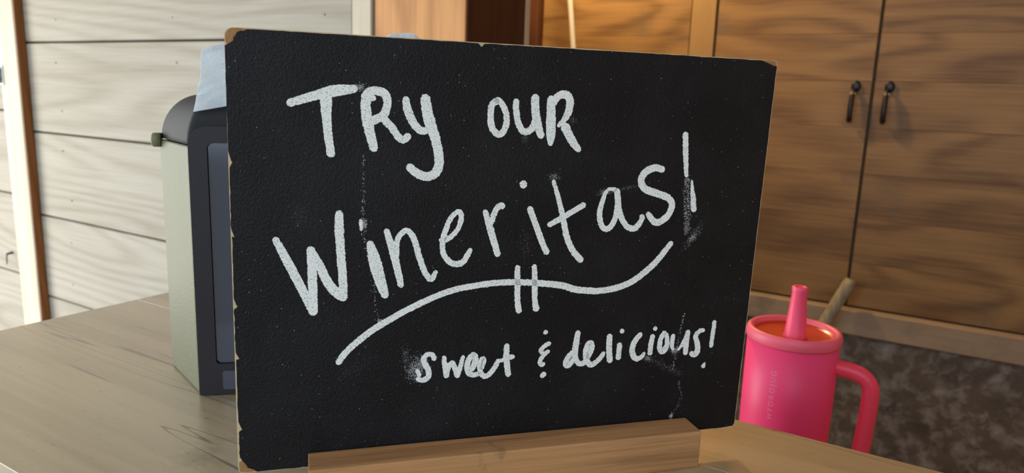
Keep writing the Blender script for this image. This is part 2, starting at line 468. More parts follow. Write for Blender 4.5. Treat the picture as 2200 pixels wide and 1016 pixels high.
# outline of the fibreboard core, millimetres (u right, v up), rounded corners
core = [(3.0, 0.1), (150, -0.8), (297.2, -1.6), (299.4, -0.9), (300.2, 1.4), (302.4, 114), (304.6, 226.0), (304.2, 227.6), (302.5, 228.3),
        (200, 228.9), (100, 229.3), (12, 229.9), (4.5, 229.6), (2.4, 228.6), (1.5, 226.5), (1.0, 150), (0.5, 60), (0.0, 3.0), (0.6, 0.9)]
core = [(u / 1000, v_ / 1000) for u, v_ in core]
obj('core', prism_mesh('core', core, 1, 0.0, TH), 'mdf', board)
def lam_outline(chips):
    o = []
    o += rough_line((9.5, 0.5), (297, -1.0), 60, 0.25, 1.0)
    o += [(298.6, -0.4), (299.5, 1.4)]
    o += rough_line((299.6, 3), (304.0, 224.6), 70, 0.22, 2.0)
    # torn strip at the upper right corner
    o += [(304.1, 225.0), (301.8, 225.3), (299.4, 226.2), (296.6, 227.0), (294.2, 227.9)]
    top = rough_line((293.0, 228.0), (127.9, 228.7), 50, 0.25, 3.0) + [(127.9, 228.5), (127.0, 227.3), (126.2, 226.9), (125.4, 227.9), (124.6, 228.6)]
    top += rough_line((124.0, 228.7), (13.0, 229.3), 36, 0.25, 4.0)
    o += top
    # broken upper left corner
    o += [(11.8, 229.2), (10.2, 228.2), (8.8, 228.4), (7.0, 227.4), (6.6, 226.0), (5.6, 225.2), (5.4, 223.6), (4.0, 222.6), (2.6, 221.8)]
    left = []
    for v0, v1 in ((221.0, 167.5), (163, 130), (128.6, 94.0), (91, 66), (64, 27), (24, 9)):
        left += rough_line((1.55 if v0 > 100 else 1.15, v0), (1.2 if v0 > 100 else 1.0, v1), 14, 0.35, v0)
        left += [(2.4 if v1 > 20 else 2.2, v1 - 0.9), (2.9, v1 - 1.7)] if v1 > 10 else []
    o += left
    o += [(2.2, 7.6), (3.8, 5.6), (5.0, 3.2), (7.6, 2.0)]
    return [(u / 1000, v_ / 1000) for u, v_ in o]
def flat_sheet(name, pts, y0, y1):
    return prism_mesh(name, pts, 1, y0, y1)
obj('writing_face', flat_sheet('writing_face', lam_outline(1), -0.0004, -0.00002), 'laminate', board)
bk = [(0.5 * (u + 0.1502) + 0.5 * (u - 0.1502) , v_) for u, v_ in core]
bk = [(0.1505 + (u - 0.1505) * 0.994, 0.1145 + (v_ - 0.1145) * 0.994) for u, v_ in core]
obj('back_face', flat_sheet('back_face', bk, TH + 0.00002, TH + 0.0004), 'laminate', board)
# torn fibre showing at the broken corners and nicks
def chip(pts, seed, h=0.0003):
    bm = bmesh.new()
    c = Vector((sum(p[0] for p in pts) / len(pts) / 1000, 0, sum(p[1] for p in pts) / len(pts) / 1000))
    rim = [bm.verts.new((p[0] / 1000, -0.00003, p[1] / 1000)) for p in pts]
    mid = [bm.verts.new((c.x + (p[0] / 1000 - c.x) * .55, -h * (0.5 + 0.5 * mnoise.noise((i * 2.1, seed, 1))), c.z + (p[1] / 1000 - c.z) * .55)) for i, p in enumerate(pts)]
    top = bm.verts.new((c.x, -h * 0.8, c.z))
    n = len(pts)
    for i in range(n):
        bm.faces.new((rim[i], rim[(i + 1) % n], mid[(i + 1) % n], mid[i])); bm.faces.new((mid[i], mid[(i + 1) % n], top))
    return bm_mesh('torn_corner', bm)
obj('torn_corner', chip([(2.6, 221.8), (4.0, 222.6), (5.4, 223.6), (5.6, 225.2), (6.6, 226.0), (7.0, 227.4), (8.8, 228.4), (10.2, 228.2), (11.8, 229.2), (8, 229.6), (4.8, 229.4), (3.0, 228.4), (2.0, 226.6), (1.8, 223.5)], 1), 'torn', board)
obj('torn_corner', chip([(304.1, 225.0), (301.8, 225.3), (299.4, 226.2), (296.6, 227.0), (294.2, 227.9), (298, 228.2), (302.5, 228.0), (304, 227.2)], 2), 'torn', board)
obj('torn_corner', chip([(2.2, 7.6), (3.8, 5.6), (5.0, 3.2), (7.6, 2.0), (9.5, 0.6), (4, 0.4), (1.0, 1.0), (0.5, 3.0), (0.6, 6.5)], 3), 'torn', board)

# ---- the chalk writing: strokes in millimetres on the board (u, v, stroke width)
WRITING = [
    ('letter T', [[(30.2,195.2,3.8),(42.8,199.3,4.7),(51.7,201.8,5.7),(61.8,203.2,3.9)],[(47.7,199.1,6.1),(47.9,189.6,4.8),(48.6,180.4,4.1),(49.9,170.1,4.2)]]),
    ('letter R', [[(67.3,200.4,4.8),(67.3,193.5,5.1),(68.4,185.5,5.4),(71.3,173.3,4.3)],[(67.7,200.6,4.2),(69.6,202.4,4.2),(73.6,202.5,4.4),(77.1,200.9,4.2),(78.0,196.1,4.2),(76.3,190.9,4.2),(71.9,188.2,4.4),(69.6,187.2,4.2)],[(69.6,199.7,3.2),(71.2,198.6,3.0)],[(76.5,188.5,4.0),(80.6,184.0,4.0),(83.5,180.0,3.8),(86.2,178.3,4.1),(88.9,180.4,3.6)]]),
    ('letter y', [[(87.3,199.3,3.3),(88.2,194.1,4.3),(90.6,188.4,4.3),(93.6,184.3,4.1),(96.6,182.9,3.9),(99.6,184.5,3.9)],[(97.3,200.2,4.8),(98.3,193.9,5.5),(99.8,188.0,5.8),(102.7,179.8,5.1),(104.6,172.1,4.9),(105.0,165.5,4.9),(102.9,160.9,4.7),(98.7,159.3,4.7),(93.8,160.8,4.4),(89.3,164.4,4.1)]]),
    ('letter o', [[(135.5,199.7,3.5),(132.8,197.3,3.5),(132.3,191.9,3.5),(133.2,185.9,3.5),(135.8,182.6,3.5),(138.3,182.3,3.5),(140.7,186.0,3.5),(141.2,190.9,3.3),(139.8,195.7,3.3),(137.1,199.5,3.2),(135.2,200.0,3.2)]]),
    ('letter u', [[(146.0,200.1,3.3),(146.5,193.4,3.5),(148.4,186.8,3.6),(151.7,183.8,3.6),(155.5,185.7,3.6),(157.2,191.3,3.1)],[(156.7,202.5,4.3),(157.0,195.6,4.6),(158.7,187.7,4.6),(160.9,181.6,3.9)]]),
    ('letter R', [[(165.8,201.9,4.6),(166.0,192.8,5.2),(166.4,182.9,5.2),(166.4,177.3,2.6)],[(167.2,199.6,3.9),(169.7,203.3,4.1),(173.6,204.3,4.4),(176.4,201.7,4.4),(176.3,196.2,4.2),(174.0,191.1,3.4),(170.5,187.4,2.1)],[(174.2,187.4,5.2),(177.4,181.9,4.7),(180.4,177.5,4.2),(183.2,174.5,3.2)]]),
    ('letter W', [[(22.0,127.0,3.5),(28.1,114.2,4.5),(34.3,100.8,4.6),(40.0,87.5,4.2)],[(40.0,87.5,4.4),(39.8,100.6,4.6),(39.6,113.1,4.6),(38.9,121.7,3.6)],[(38.9,121.7,3.8),(43.3,113.0,4.6),(47.6,103.4,4.9),(52.0,97.7,4.9),(55.4,94.8,4.4)],[(55.2,95.0,4.4),(55.1,104.8,4.4),(54.1,120.5,4.4),(53.5,134.5,4.5),(53.6,140.3,3.8)]]),
    ('letter i', [[(64.4,136.5,1.4),(64.5,134.1,1.9),(64.7,131.1,1.2)],[(69.1,124.1,3.7),(71.4,115.4,6.2),(74.1,104.9,6.0),(77.2,95.1,4.0)]]),
    ('letter n', [[(77.7,130.7,3.0),(81.0,119.9,4.0),(83.8,108.6,3.8),(85.6,100.5,3.3)],[(83.0,116.7,3.0),(83.3,124.6,3.0),(85.6,129.0,3.0),(88.7,130.5,3.0),(92.2,126.1,3.3),(95.1,116.4,3.3),(98.0,108.2,3.3),(101.6,103.6,3.3),(104.4,107.6,2.3)]]),
    ('letter e', [[(109.3,124.9,2.8),(113.5,127.8,2.8),(116.8,132.9,2.8),(117.5,138.9,2.8),(115.4,140.2,2.8),(111.6,136.4,2.8),(108.8,128.8,3.1),(107.6,121.9,3.1),(109.0,115.9,3.1),(113.8,111.8,3.4),(119.0,112.6,3.4),(123.2,119.4,2.6)],[(106.0,125.1,1.3),(107.8,125.1,2.0)]]),
    ('letter r', [[(130.8,140.5,2.8),(134.2,130.1,3.9),(136.7,122.2,3.7),(138.7,116.1,3.4)],[(134.6,134.5,3.1),(136.1,139.6,3.1),(138.2,143.2,3.4),(140.7,143.4,3.6)]]),
    ('letter i', [[(151.9,156.0,4.2),(151.9,154.5,4.2)],[(156.1,142.0,3.4),(160.1,132.4,3.5),(164.2,122.5,3.5),(167.2,116.7,3.5)]]),
    ('letter t', [[(169.2,157.2,2.1),(172.7,147.2,2.7),(176.0,135.7,3.4),(178.9,125.0,3.6),(182.6,117.6,3.6),(188.1,111.6,3.6)],[(167.8,132.5,3.0),(175.5,136.6,3.3),(188.0,143.8,3.3)]]),
    ('letter a', [[(207.0,152.3,2.5),(201.9,152.2,1.9),(199.0,145.4,3.0),(197.8,138.0,3.3),(199.9,131.1,3.3),(203.9,130.0,3.4),(207.6,135.8,3.4),(208.6,145.4,3.6),(207.6,151.9,3.6)],[(208.0,149.6,3.6),(210.2,139.0,3.4),(214.7,131.5,3.4),(220.0,129.8,3.7),(223.8,134.0,3.4),(224.4,137.0,3.1)]]),
    ('letter s', [[(235.4,164.0,3.7),(230.1,165.0,4.2),(224.5,162.3,4.2),(222.2,157.5,4.2),(225.2,152.8,4.2),(233.0,150.1,4.3),(240.3,147.4,4.0),(243.0,143.1,4.0),(241.1,137.6,4.0),(236.7,133.9,4.0),(232.6,133.4,4.0),(227.9,138.3,3.1)]]),
    ('exclamation mark', [[(248.0,184.8,3.4),(249.2,173.1,3.4),(250.8,160.4,2.3)],[(254.6,157.6,1.2),(256.4,147.3,3.2),(257.6,140.2,3.5)]]),
    ('swash underline', [[(52.3,59.0,3.3),(55.4,63.5,3.5),(59.7,67.9,3.5),(66.3,73.3,3.6),(72.9,77.9,3.6),(81.7,82.9,3.5),(90.5,87.5,3.5),(103.2,93.2,3.4),(114.6,97.0,3.4),(126.1,98.9,3.4),(137.9,100.1,3.5),(149.8,100.1,3.5),(162.0,99.2,3.6),(176.5,97.3,3.9),(186.2,94.4,3.9),(195.9,93.3,3.8),(201.2,93.1,3.7),(212.6,94.9,3.8),(221.7,98.5,3.8),(232.9,107.0,3.8),(240.6,115.7,3.5),(244.4,120.7,3.2)]]),
    ('swash tick', [[(150.3,108.9,3.0),(150.7,98.6,3.3),(151.1,89.5,3.3),(152.1,83.0,3.6)]]),
    ('swash tick', [[(160.2,109.1,3.0),(160.9,98.3,3.3),(161.3,89.1,3.3),(162.4,83.7,3.9)]]),
    ('letter s', [[(104.2,57.6,2.7),(103.2,60.0,2.8),(100.6,60.7,2.8),(98.3,58.4,2.9),(99.2,54.9,3.2),(101.0,51.0,3.2),(100.8,47.2,3.2),(97.7,45.7,2.9),(94.8,46.8,2.4)],[(94.7,51.7,2.1),(96.1,48.6,2.4)]]),
    ('letter w', [[(109.6,58.5,2.4),(110.3,52.5,3.0),(111.1,46.9,2.7)],[(111.1,46.9,2.7),(112.6,52.9,2.7),(114.6,55.2,2.7)],[(114.4,55.2,2.7),(116.3,50.5,3.0),(117.4,46.7,3.0)],[(117.4,46.7,3.0),(119.1,52.4,2.7),(120.5,58.1,2.2)]]),
    ('letter e', [[(125.5,49.8,3.0),(127.4,54.1,3.6),(127.4,57.9,3.3),(126.1,58.8,3.0),(123.8,55.9,3.3),(122.9,51.6,3.3),(124.0,47.9,3.0),(126.9,46.7,3.0),(129.6,47.3,2.8)]]),
    ('letter e', [[(131.4,50.5,2.5),(132.6,54.2,2.5),(132.3,56.2,2.7),(131.0,55.2,2.7),(130.3,51.7,3.0),(131.2,47.2,3.0),(133.9,45.3,3.1),(137.1,47.6,3.1),(139.7,51.6,3.1),(141.2,54.5,2.5)]]),
    ('letter t', [[(145.8,63.2,3.0),(145.8,55.0,3.5),(147.2,45.2,3.4)],[(142.3,54.1,2.2),(146.0,55.3,2.8),(149.8,56.1,2.8)]]),
    ('ampersand', [[(168.5,70.1,2.8),(168.8,69.4,3.1)],[(171.4,62.9,2.6),(168.3,61.3,2.7),(166.1,58.4,2.3),(168.2,57.0,2.3)],[(171.0,58.1,2.3),(168.0,55.8,2.7),(166.1,52.3,2.6),(166.9,50.0,2.6),(168.5,50.6,2.3)],[(167.6,42.9,2.9),(169.0,44.4,3.2)]]),
    ('letter d', [[(187.5,57.4,2.9),(184.2,54.7,3.2),(181.9,50.4,3.2),(182.6,48.3,3.2),(185.1,49.6,3.2),(187.7,53.4,2.9)],[(188.6,68.6,3.2),(187.8,61.3,3.8),(187.6,54.5,3.5),(189.0,50.5,3.2),(191.5,48.9,3.2),(194.3,49.8,3.2)]]),
    ('letter e', [[(195.8,52.8,3.2),(197.9,57.8,3.2),(197.4,61.6,3.2),(195.4,60.8,3.2),(194.2,56.4,3.5),(195.1,50.9,3.5),(197.9,47.9,3.5),(201.3,49.4,3.2),(204.1,52.3,3.0),(205.7,54.8,2.4)]]),
    ('letter l', [[(208.8,65.3,3.5),(209.0,57.2,3.7),(210.0,49.4,3.6)]]),
    ('letter i', [[(215.6,59.6,3.3),(215.4,55.0,3.3),(215.4,50.8,3.3)],[(216.1,67.5,2.7),(217.0,67.9,3.0)]]),
    ('letter c', [[(228.9,65.2,3.0),(225.4,60.8,3.6),(224.0,55.6,3.6),(225.5,51.0,3.6),(228.0,49.6,3.3),(231.0,51.1,2.7),(232.2,53.1,1.8)]]),
    ('letter i', [[(237.0,63.7,3.0),(236.2,58.4,3.3),(236.0,52.4,3.3)],[(237.7,67.9,2.4),(238.6,68.2,3.0)]]),
    ('letter o', [[(244.7,65.5,2.7),(242.6,61.5,3.3),(242.1,56.3,3.4),(243.9,53.2,3.4),(246.2,54.8,3.4),(247.1,59.5,3.1),(245.8,64.3,2.7)]]),
    ('letter u', [[(250.8,63.1,2.8),(250.3,57.5,2.8),(251.3,54.0,1.8)],[(254.7,53.7,1.2),(257.5,57.1,2.5),(260.1,62.8,2.8),(260.5,65.2,2.8)],[(260.6,65.2,2.8),(260.1,56.9,3.4),(260.0,50.9,3.1)]]),
    ('letter s', [[(271.3,65.2,2.5),(268.8,65.1,2.8),(266.2,61.9,3.1),(267.6,57.1,3.4),(268.3,52.9,3.8),(266.7,49.8,3.8),(264.0,50.8,3.4)]]),
    ('exclamation mark', [[(278.3,70.5,2.8),(277.9,63.1,2.8),(277.5,54.6,2.8)],[(273.1,41.5,2.9),(273.5,42.4,2.2),(274.2,44.0,0.9)]]),
]

def stroke_into(bm, pts, y, seed):
    P = spline(pts, 0.45)
    n = len(P); L = []; Rr = []
    for i, (u, v_, w) in enumerate(P):
        a = P[max(i - 1, 0)]; b_ = P[min(i + 1, n - 1)]
        t = Vector((b_[0] - a[0], b_[1] - a[1]))
        if t.length < 1e-6: t = Vector((0, -1))
        t.normalize(); nn = Vector((-t.y, t.x))
        ja = mnoise.noise((u * 1.9, v_ * 1.9, seed)) * 0.42 + mnoise.noise((u * .5, v_ * .5, seed)) * 0.12
        jb = mnoise.noise((u * 1.9, v_ * 1.9, seed + 50)) * 0.42 + mnoise.noise((u * .5, v_ * .5, seed + 50)) * 0.12
        L.append(((u + nn.x * (w / 2 + ja)), (v_ + nn.y * (w / 2 + ja)), t, w))
        Rr.append(((u - nn.x * (w / 2 + jb)), (v_ - nn.y * (w / 2 + jb)), t, w))
    mk = lambda p: bm.verts.new((p[0] / 1000, y, p[1] / 1000))
    Lv = [mk(p) for p in L]; Rv = [mk(p) for p in Rr]
    for i in range(n - 1): bm.faces.new((Lv[i], Lv[i + 1], Rv[i + 1], Rv[i]))
    for end, sgn in ((0, -1), (n - 1, 1)):
        u, v_, w = P[end]; t = L[end][2] * sgn; nn = Vector((-L[end][2].y, L[end][2].x))
        arc = []
        for k in range(1, 8):
            a = math.pi * k / 8
            r = w / 2 * (0.82 + 0.16 * mnoise.noise((k * 1.3, seed, end)))
            arc.append(bm.verts.new(((u + nn.x * math.cos(a) * r + t.x * math.sin(a) * r * 0.85) / 1000, y, (v_ + nn.y * math.cos(a) * r + t.y * math.sin(a) * r * 0.85) / 1000)))
        bm.faces.new([Lv[end]] + arc + [Rv[end]])
def chalk_part(name, strokes, seed, label):
    bm = bmesh.new()
    for k, st in enumerate(strokes): stroke_into(bm, st, -0.00055 - 0.00002 * k, seed + k * 7.7)
    bmesh.ops.recalc_face_normals(bm, faces=bm.faces[:])
    for f_ in bm.faces:
        if f_.normal.y > 0: f_.normal_flip()
    # give the dried paint its small thickness
    r = bmesh.ops.extrude_face_region(bm, geom=bm.faces[:])
    for g_ in r['geom']:
        if isinstance(g_, bmesh.types.BMVert): g_.co.y = -0.00041
    o = obj(name, bm_mesh(name, bm), 'chalk', board)
    if label: o['label'] = label
    return o
for i, (nm, strokes) in enumerate(WRITING):
    base = {'swash underline': 'chalk_swash', 'swash tick': 'chalk_tick', 'ampersand': 'chalk_ampersand', 'exclamation mark': 'chalk_exclamation_mark'}.get(nm, 'chalk_letter')
    chalk_part(base, strokes, 3.1 + i * 1.37, 'white chalk ' + nm)

# chalk dust: smears, water runs and loose flecks
bm = bmesh.new()
def fleck(u, v_, s, rnd):
    n = rnd.choice((4, 5, 6)); a0 = rnd.uniform(0, 6.28)
    asp = rnd.uniform(0.5, 1.0)
    vsx = [bm.verts.new(((u + s * math.cos(a0 + 6.283 * k / n) * rnd.uniform(.6, 1)) / 1000, -0.00046, (v_ + s * asp * math.sin(a0 + 6.283 * k / n) * rnd.uniform(.6, 1)) / 1000)) for k in range(n)]
    f_ = bm.faces.new(vsx); f_.normal_update()
    if f_.normal.y > 0: f_.normal_flip()
D = random.Random(21)
def cloud(cu, cv, ru, rv, rot, count, s0, s1):
    c, s = math.cos(rot), math.sin(rot)
    for _ in range(count):
        a = D.gauss(0, .5) * ru; b_ = D.gauss(0, .5) * rv
        fleck(cu + a * c - b_ * s, cv + a * s + b_ * c, D.uniform(s0, s1), D)
def run(path, count, spread, s0, s1):
    P = spline([(u, v_, 0) for u, v_ in path], 0.5)
    for _ in range(count):
        u, v_, _z = P[D.randrange(len(P))]
        fleck(u + D.gauss(0, spread), v_ + D.gauss(0, spread), D.uniform(s0, s1), D)
cloud(93.5, 52.0, 5.0, 6.5, 0, 620, .10, .26)
cloud(97.5, 55.5, 4.0, 4.5, 0, 240, .10, .24)
cloud(88.0, 60.5, 2.2, 5.0, 0, 110, .08, .18)
cloud(64.0, 204.0, 3.2, 1.8, .3, 170, .10, .28)
cloud(169.5, 159.4, 3.6, 2.0, 0, 130, .08, .2)
run([(251.5, 160), (252.3, 152), (253.6, 143), (254.2, 134), (254.6, 127)], 420, 1.1, .10, .32)
run([(250.6, 158), (250.9, 146), (252.4, 136), (253.2, 126)], 170, .5, .10, .30)
cloud(258.0, 124.0, 9.0, 2.2, .95, 230, .08, .20)
cloud(258.5, 123.5, 3.0, 2.0, .6, 120, .10, .24)
cloud(200.5, 151.2, 4.5, 1.6, .15, 190, .09, .24)
cloud(212.0, 153.0, 14.0, 1.4, .22, 190, .06, .13)
run([(233.9, 49.9), (242, 46), (250, 41.5), (257.4, 38.6)], 330, 1.3, .06, .15)
cloud(234.5, 49.5, 2.6, 1.5, -.3, 120, .08, .2)
run([(257.2, 76.9), (255.4, 66), (253.8, 55), (252.4, 42)], 80, .45, .16, .42)
cloud(252.3, 53.2, 2.8, 2.0, 0, 190, .10, .30)
run([(257, 33), (259.5, 23.1), (257, 15), (253.8, 10)], 60, .5, .10, .28)
cloud(253.6, 10.2, 1.3, 1.9, 0, 70, .12, .34)
run([(66.2, 170), (66.0, 150), (65.2, 134), (67.0, 122), (69.2, 112), (71.5, 96), (73.4, 82)], 180, .55, .10, .34)
cloud(66.2, 134.3, 1.6, 3.2, .2, 130, .12, .32)
cloud(74.4, 80.5, 1.4, 2.2, 0, 80, .14, .36)
cloud(33.5, 139.5, 5, 7, .2, 150, .05, .11)
cloud(154.8, 122.9, 4, 9, .0, 190, .05, .11)
cloud(60, 54, 16, 5, .5, 220, .05, .11)
cloud(179.0, 190.5, 2.5, 2.0, -.8, 50, .08, .16)
cloud(152.0, 180.5, 2.0, 3.5, 0, 60, .08, .16)
cloud(229.0, 52.0, 3, 3, 0, 30, .06, .12)
for _ in range(1500): fleck(D.uniform(4, 299), D.uniform(6, 226), D.choice((.05, .07, .09, .12, .15)), D)
for _ in range(45): fleck(D.uniform(6, 297), D.uniform(8, 224), D.uniform(.16, .30), D)
du = obj('chalk_dust', bm_mesh('chalk_dust', bm), 'chalk_dust', board)
du['kind'] = 'stuff'; du['label'] = 'smeared chalk dust and loose flecks'

# ------------------------------------------------------------------ wooden stand, grooved block
st = empty('sign_stand', (B0.x, B0.y, ZT), RZ)
tag(st, 'grooved wooden block holding the chalkboard upright on the bar top', 'stand')
H = 0.0236; G = 0.0122
prof = [(-0.0207, 0), (0.0245, 0), (0.0245, H), (TH + 0.0008, H), (TH + 0.0008, G), (-0.0007, G), (-0.0007, H), (-0.0207, H)]
me = prism_mesh('block', prof, 0, 0.0359, 0.2637)
sb = obj('block', me, 'stand', st)
bv = sb.modifiers.new('bevel', 'BEVEL'); bv.width = 0.0007; bv.segments = 2; bv.limit_method = 'ANGLE'

# ------------------------------------------------------------------ dark dispenser on the bar top
DZR = math.atan2(0.69, 0.72)
disp = empty('napkin_dispenser', (-0.437, 0.302, ZT), DZR)
tag(disp, 'dark tabletop dispenser with sides coloured olive grey as wall sheen and rounded hinged lid beside the chalkboard', 'dispenser')
WF = 0.150; SK = 0.52; DB = 0.062; HS = 0.1775
def loft(name, prof, mat_side, mat_rest, parent, inset=0.0, bevel=0.0022):
    """side profile (b, z) lofted across the width, sides flaring towards the back"""
    bm = bmesh.new()
    A = [bm.verts.new((-b_ * SK + inset, b_, z)) for b_, z in prof]
    B = [bm.verts.new((WF + b_ * SK - inset, b_, z)) for b_, z in prof]
    fa = bm.faces.new(A); fb = bm.faces.new(B); n = len(prof)
    for i in range(n): bm.faces.new((A[i], A[(i + 1) % n], B[(i + 1) % n], B[i]))
    bm.normal_update()
    fa.material_index = fb.material_index = 0
    for f_ in bm.faces:
        if f_ not in (fa, fb): f_.material_index = 1
    me = bm_mesh(name, bm)
    me.materials.append(M[mat_side]); me.materials.append(M[mat_rest])
    o = obj(name, me, None, parent)
    m_ = o.modifiers.new('bevel', 'BEVEL'); m_.width = bevel; m_.segments = 3; m_.limit_method = 'ANGLE'; m_.angle_limit = math.radians(50)
    return o
loft('body', [(0.001, 0.0), (DB - 0.001, 0.0), (DB, HS - 0.0006), (0.0, HS - 0.0006)], 'olive', 'bezel', disp)
def lid_mesh():
    bm = bmesh.new(); rings = []
    def footprint(h, s, f):
        # trapezoid footprint with rounded corners, pulled in by s (sides, back) and f (front)
        q = [(s - f * SK, f), (WF - s + f * SK, f), (WF + (DB - s) * SK - s, DB + 0.003 - s), (-(DB - s) * SK + s, DB + 0.003 - s)]
        out = []
        for k in range(4):
            p0, p1, p2 = Vector(q[k - 1]), Vector(q[k]), Vector(q[(k + 1) % 4])
            r = 0.006 if k > 1 else 0.004
            a = p1 + (p0 - p1).normalized() * r; c = p1 + (p2 - p1).normalized() * r
            for m_ in range(6):
                t = m_ / 5
                out.append((1 - t) ** 2 * a + 2 * t * (1 - t) * p1 + t * t * c)
        return [bm.verts.new((p.x, p.y, HS + h)) for p in out]
    rings.append(footprint(0.0004, 0.0, 0.0))
    for k in range(1, 15):
        t = k / 14 * math.pi / 2
        rings.append(footprint(0.0335 * math.sin(t), 0.0235 * (1 - math.cos(t)), 0.0 if k < 4 else 0.016 * (1 - math.cos((k - 3) / 11 * math.pi / 2))))
    for a, c in zip(rings, rings[1:]):
        for k in range(len(a)): bm.faces.new((a[k], a[(k + 1) % len(a)], c[(k + 1) % len(a)], c[k]))
    bm.faces.new(rings[0]); bm.faces.new(rings[-1])
    return bm_mesh('lid', bm)
obj('lid', lid_mesh(), 'lid', disp, smooth=True)
# front frame with a rounded top and a sunken glossy window
def rounded(x0, x1, z0, z1, r0, r1, n=8):
    pts = [(x0 + r0, z0), (x1 - r0, z0)]
    def arc(cx, cz, r, a0):
        return [(cx + r * math.cos(a0 + math.pi / 2 * k / n), cz + r * math.sin(a0 + math.pi / 2 * k / n)) for k in range(n + 1)]
    return arc(x0 + r0, z0 + r0, r0, math.pi) + arc(x1 - r0, z0 + r0, r0, 1.5 * math.pi) + arc(x1 - r1, z1 - r1, r1, 0) + arc(x0 + r1, z1 - r1, r1, math.pi / 2)
def frame_mesh(name, outer, inner, y0, y1, yi):
    bm = bmesh.new(); n = len(outer)
    of = [bm.verts.new((p[0], y0, p[1])) for p in outer]; ob = [bm.verts.new((p[0], y1, p[1])) for p in outer]
    inf = [bm.verts.new((p[0], y0, p[1])) for p in inner]; inb = [bm.verts.new((p[0], yi, p[1])) for p in inner]
    for i in range(n):
        j = (i + 1) % n
        bm.faces.new((of[i], of[j], inf[j], inf[i])); bm.faces.new((of[i], of[j], ob[j], ob[i])); bm.faces.new((inf[i], inf[j], inb[j], inb[i]))
    return bm_mesh(name, bm)
outer = rounded(0.0006, WF - 0.0006, 0.0006, 0.1905, 0.0012, 0.013)
inner = rounded(0.0125, WF - 0.0125, 0.0235, 0.1795, 0.003, 0.004)
obj('front_frame', frame_mesh('front_frame', outer, inner, -0.0035, -0.0001, -0.0012), 'bezel', disp)
win = rounded(0.0127, WF - 0.0127, 0.0237, 0.1793, 0.003, 0.004)
obj('window_panel', prism_mesh('window_panel', win, 1, -0.0015, -0.0002), 'gloss', disp)
foot = rounded(0.0165, WF - 0.0165, 0.0045, 0.0185, 0.002, 0.002)
obj('foot_strip', prism_mesh('foot_strip', foot, 1, -0.0040, -0.0036), 'gloss', disp)
hg = obj('hinge', tube_mesh('hinge', [(-0.0365, 0.0595, 0.1765), (-0.0355, 0.0595, 0.1765), (-0.030, 0.0595, 0.1765)], [0.0040, 0.0052, 0.0052], 20), 'olive', disp, smooth=True)

# crumpled film sheet on the lid
sheet = empty('plastic_film', (-0.437, 0.302, ZT), DZR)
tag(sheet, 'crumpled pale blue plastic film lying on top of the dark dispenser', 'film')
def film_mesh():
    # rows: front hem, front ridge slope, ridge, back slope, back hem ; columns run along the width
    cols = 44; rows = 18
    ridge = [(0.0, 0.2405), (0.04, 0.2440), (0.10, 0.246), (0.25, 0.243), (0.45, 0.2405), (0.62, 0.246), (0.74, 0.2530), (0.84, 0.2590), (0.92, 0.2600), (1.0, 0.2500)]
    def rz(t):
        for (a, za), (b_, zb) in zip(ridge, ridge[1:]):
            if t <= b_:
                s = (t - a) / (b_ - a); s = s * s * (3 - 2 * s); return za + (zb - za) * s
        return ridge[-1][1]
    bm = bmesh.new(); G_ = []
    for i in range(cols + 1):
        t = i / cols; row = []
        for j in range(rows + 1):
            s = j / rows
            zr = rz(t)
            if s < .5:
                k = s / .5
                b_ = -0.002 + 0.032 * k
                hem = 0.1995 + 0.0085 * min(1, t / 0.25)
                z = hem + (zr - hem) * k ** 0.9
                w0 = 0.004; 
                edge = 0.0045 + 0.0015 * math.sin(k * math.pi) + 0.0005 * k
            else:
                k = (s - .5) / .5
                b_ = 0.030 + 0.022 * k
                hem = 0.211
                z = zr + (hem - zr) * k
                edge = 0.005 - 0.004 * k
            w = edge + t * (WF + 0.013 - edge)
            d = mnoise.noise((w * 55, b_ * 70, z * 40)) * 0.0045 + abs(mnoise.noise((w * 45 + z * 60, z * 45, 4.2))) * 0.010
            row.append(bm.verts.new((w + 0.3 * d, b_ - d * (0.4 if s < .5 else -0.4), z + 0.15 * d)))
        G_.append(row)
    for i in range(cols):
        for j in range(rows): bm.faces.new((G_[i][j], G_[i + 1][j], G_[i + 1][j + 1], G_[i][j + 1]))
    return bm_mesh('film', bm)
fo = obj('film', film_mesh(), 'film', sheet)
sm = fo.modifiers.new('thickness', 'SOLIDIFY'); sm.thickness = 0.0003

# ------------------------------------------------------------------ pink tumbler
CUP = (-0.1175, 0.776, ZS)
cup = empty('tumbler', CUP)
tag(cup, 'hot pink tumbler with handle, orange lid and stubby straw behind the bar top', 'tumbler')
ZR = 1.0605 - ZS           # rim height over the shelf
RB = 0.0455
obj('body', lathe_mesh('body', [(0.002, 0.0), (0.034, 0.0), (0.0365, 0.003), (0.0375, 0.03), (0.043, 0.085), (0.0452, 0.11), (RB, 0.14), (RB + 0.0003, ZR - 0.0128)], 72), 'cup', cup, smooth=True)
z = ZR
obj('lid_rim', lathe_mesh('lid_rim', [(RB - 0.002, z - 0.0125), (RB + 0.0010, z - 0.0124), (RB + 0.0018, z - 0.011), (RB + 0.0020, z - 0.006), (RB + 0.0012, z - 0.002), (RB - 0.0010, z), (RB - 0.0035, z - 0.0004), (RB - 0.0055, z - 0.002), (RB - 0.0062, z - 0.0075), (RB - 0.0062, z - 0.0124)], 72, cap=False), 'cup_lid', cup, smooth=True)
obj('lid_disc', lathe_mesh('lid_disc', [(0.001, z - 0.0068), (0.030, z - 0.0070), (0.0365, z - 0.0066), (RB - 0.0063, z - 0.0050), (RB - 0.0063, z - 0.0120), (0.001, z - 0.0120)], 64), 'cup_disc', cup, smooth=False)
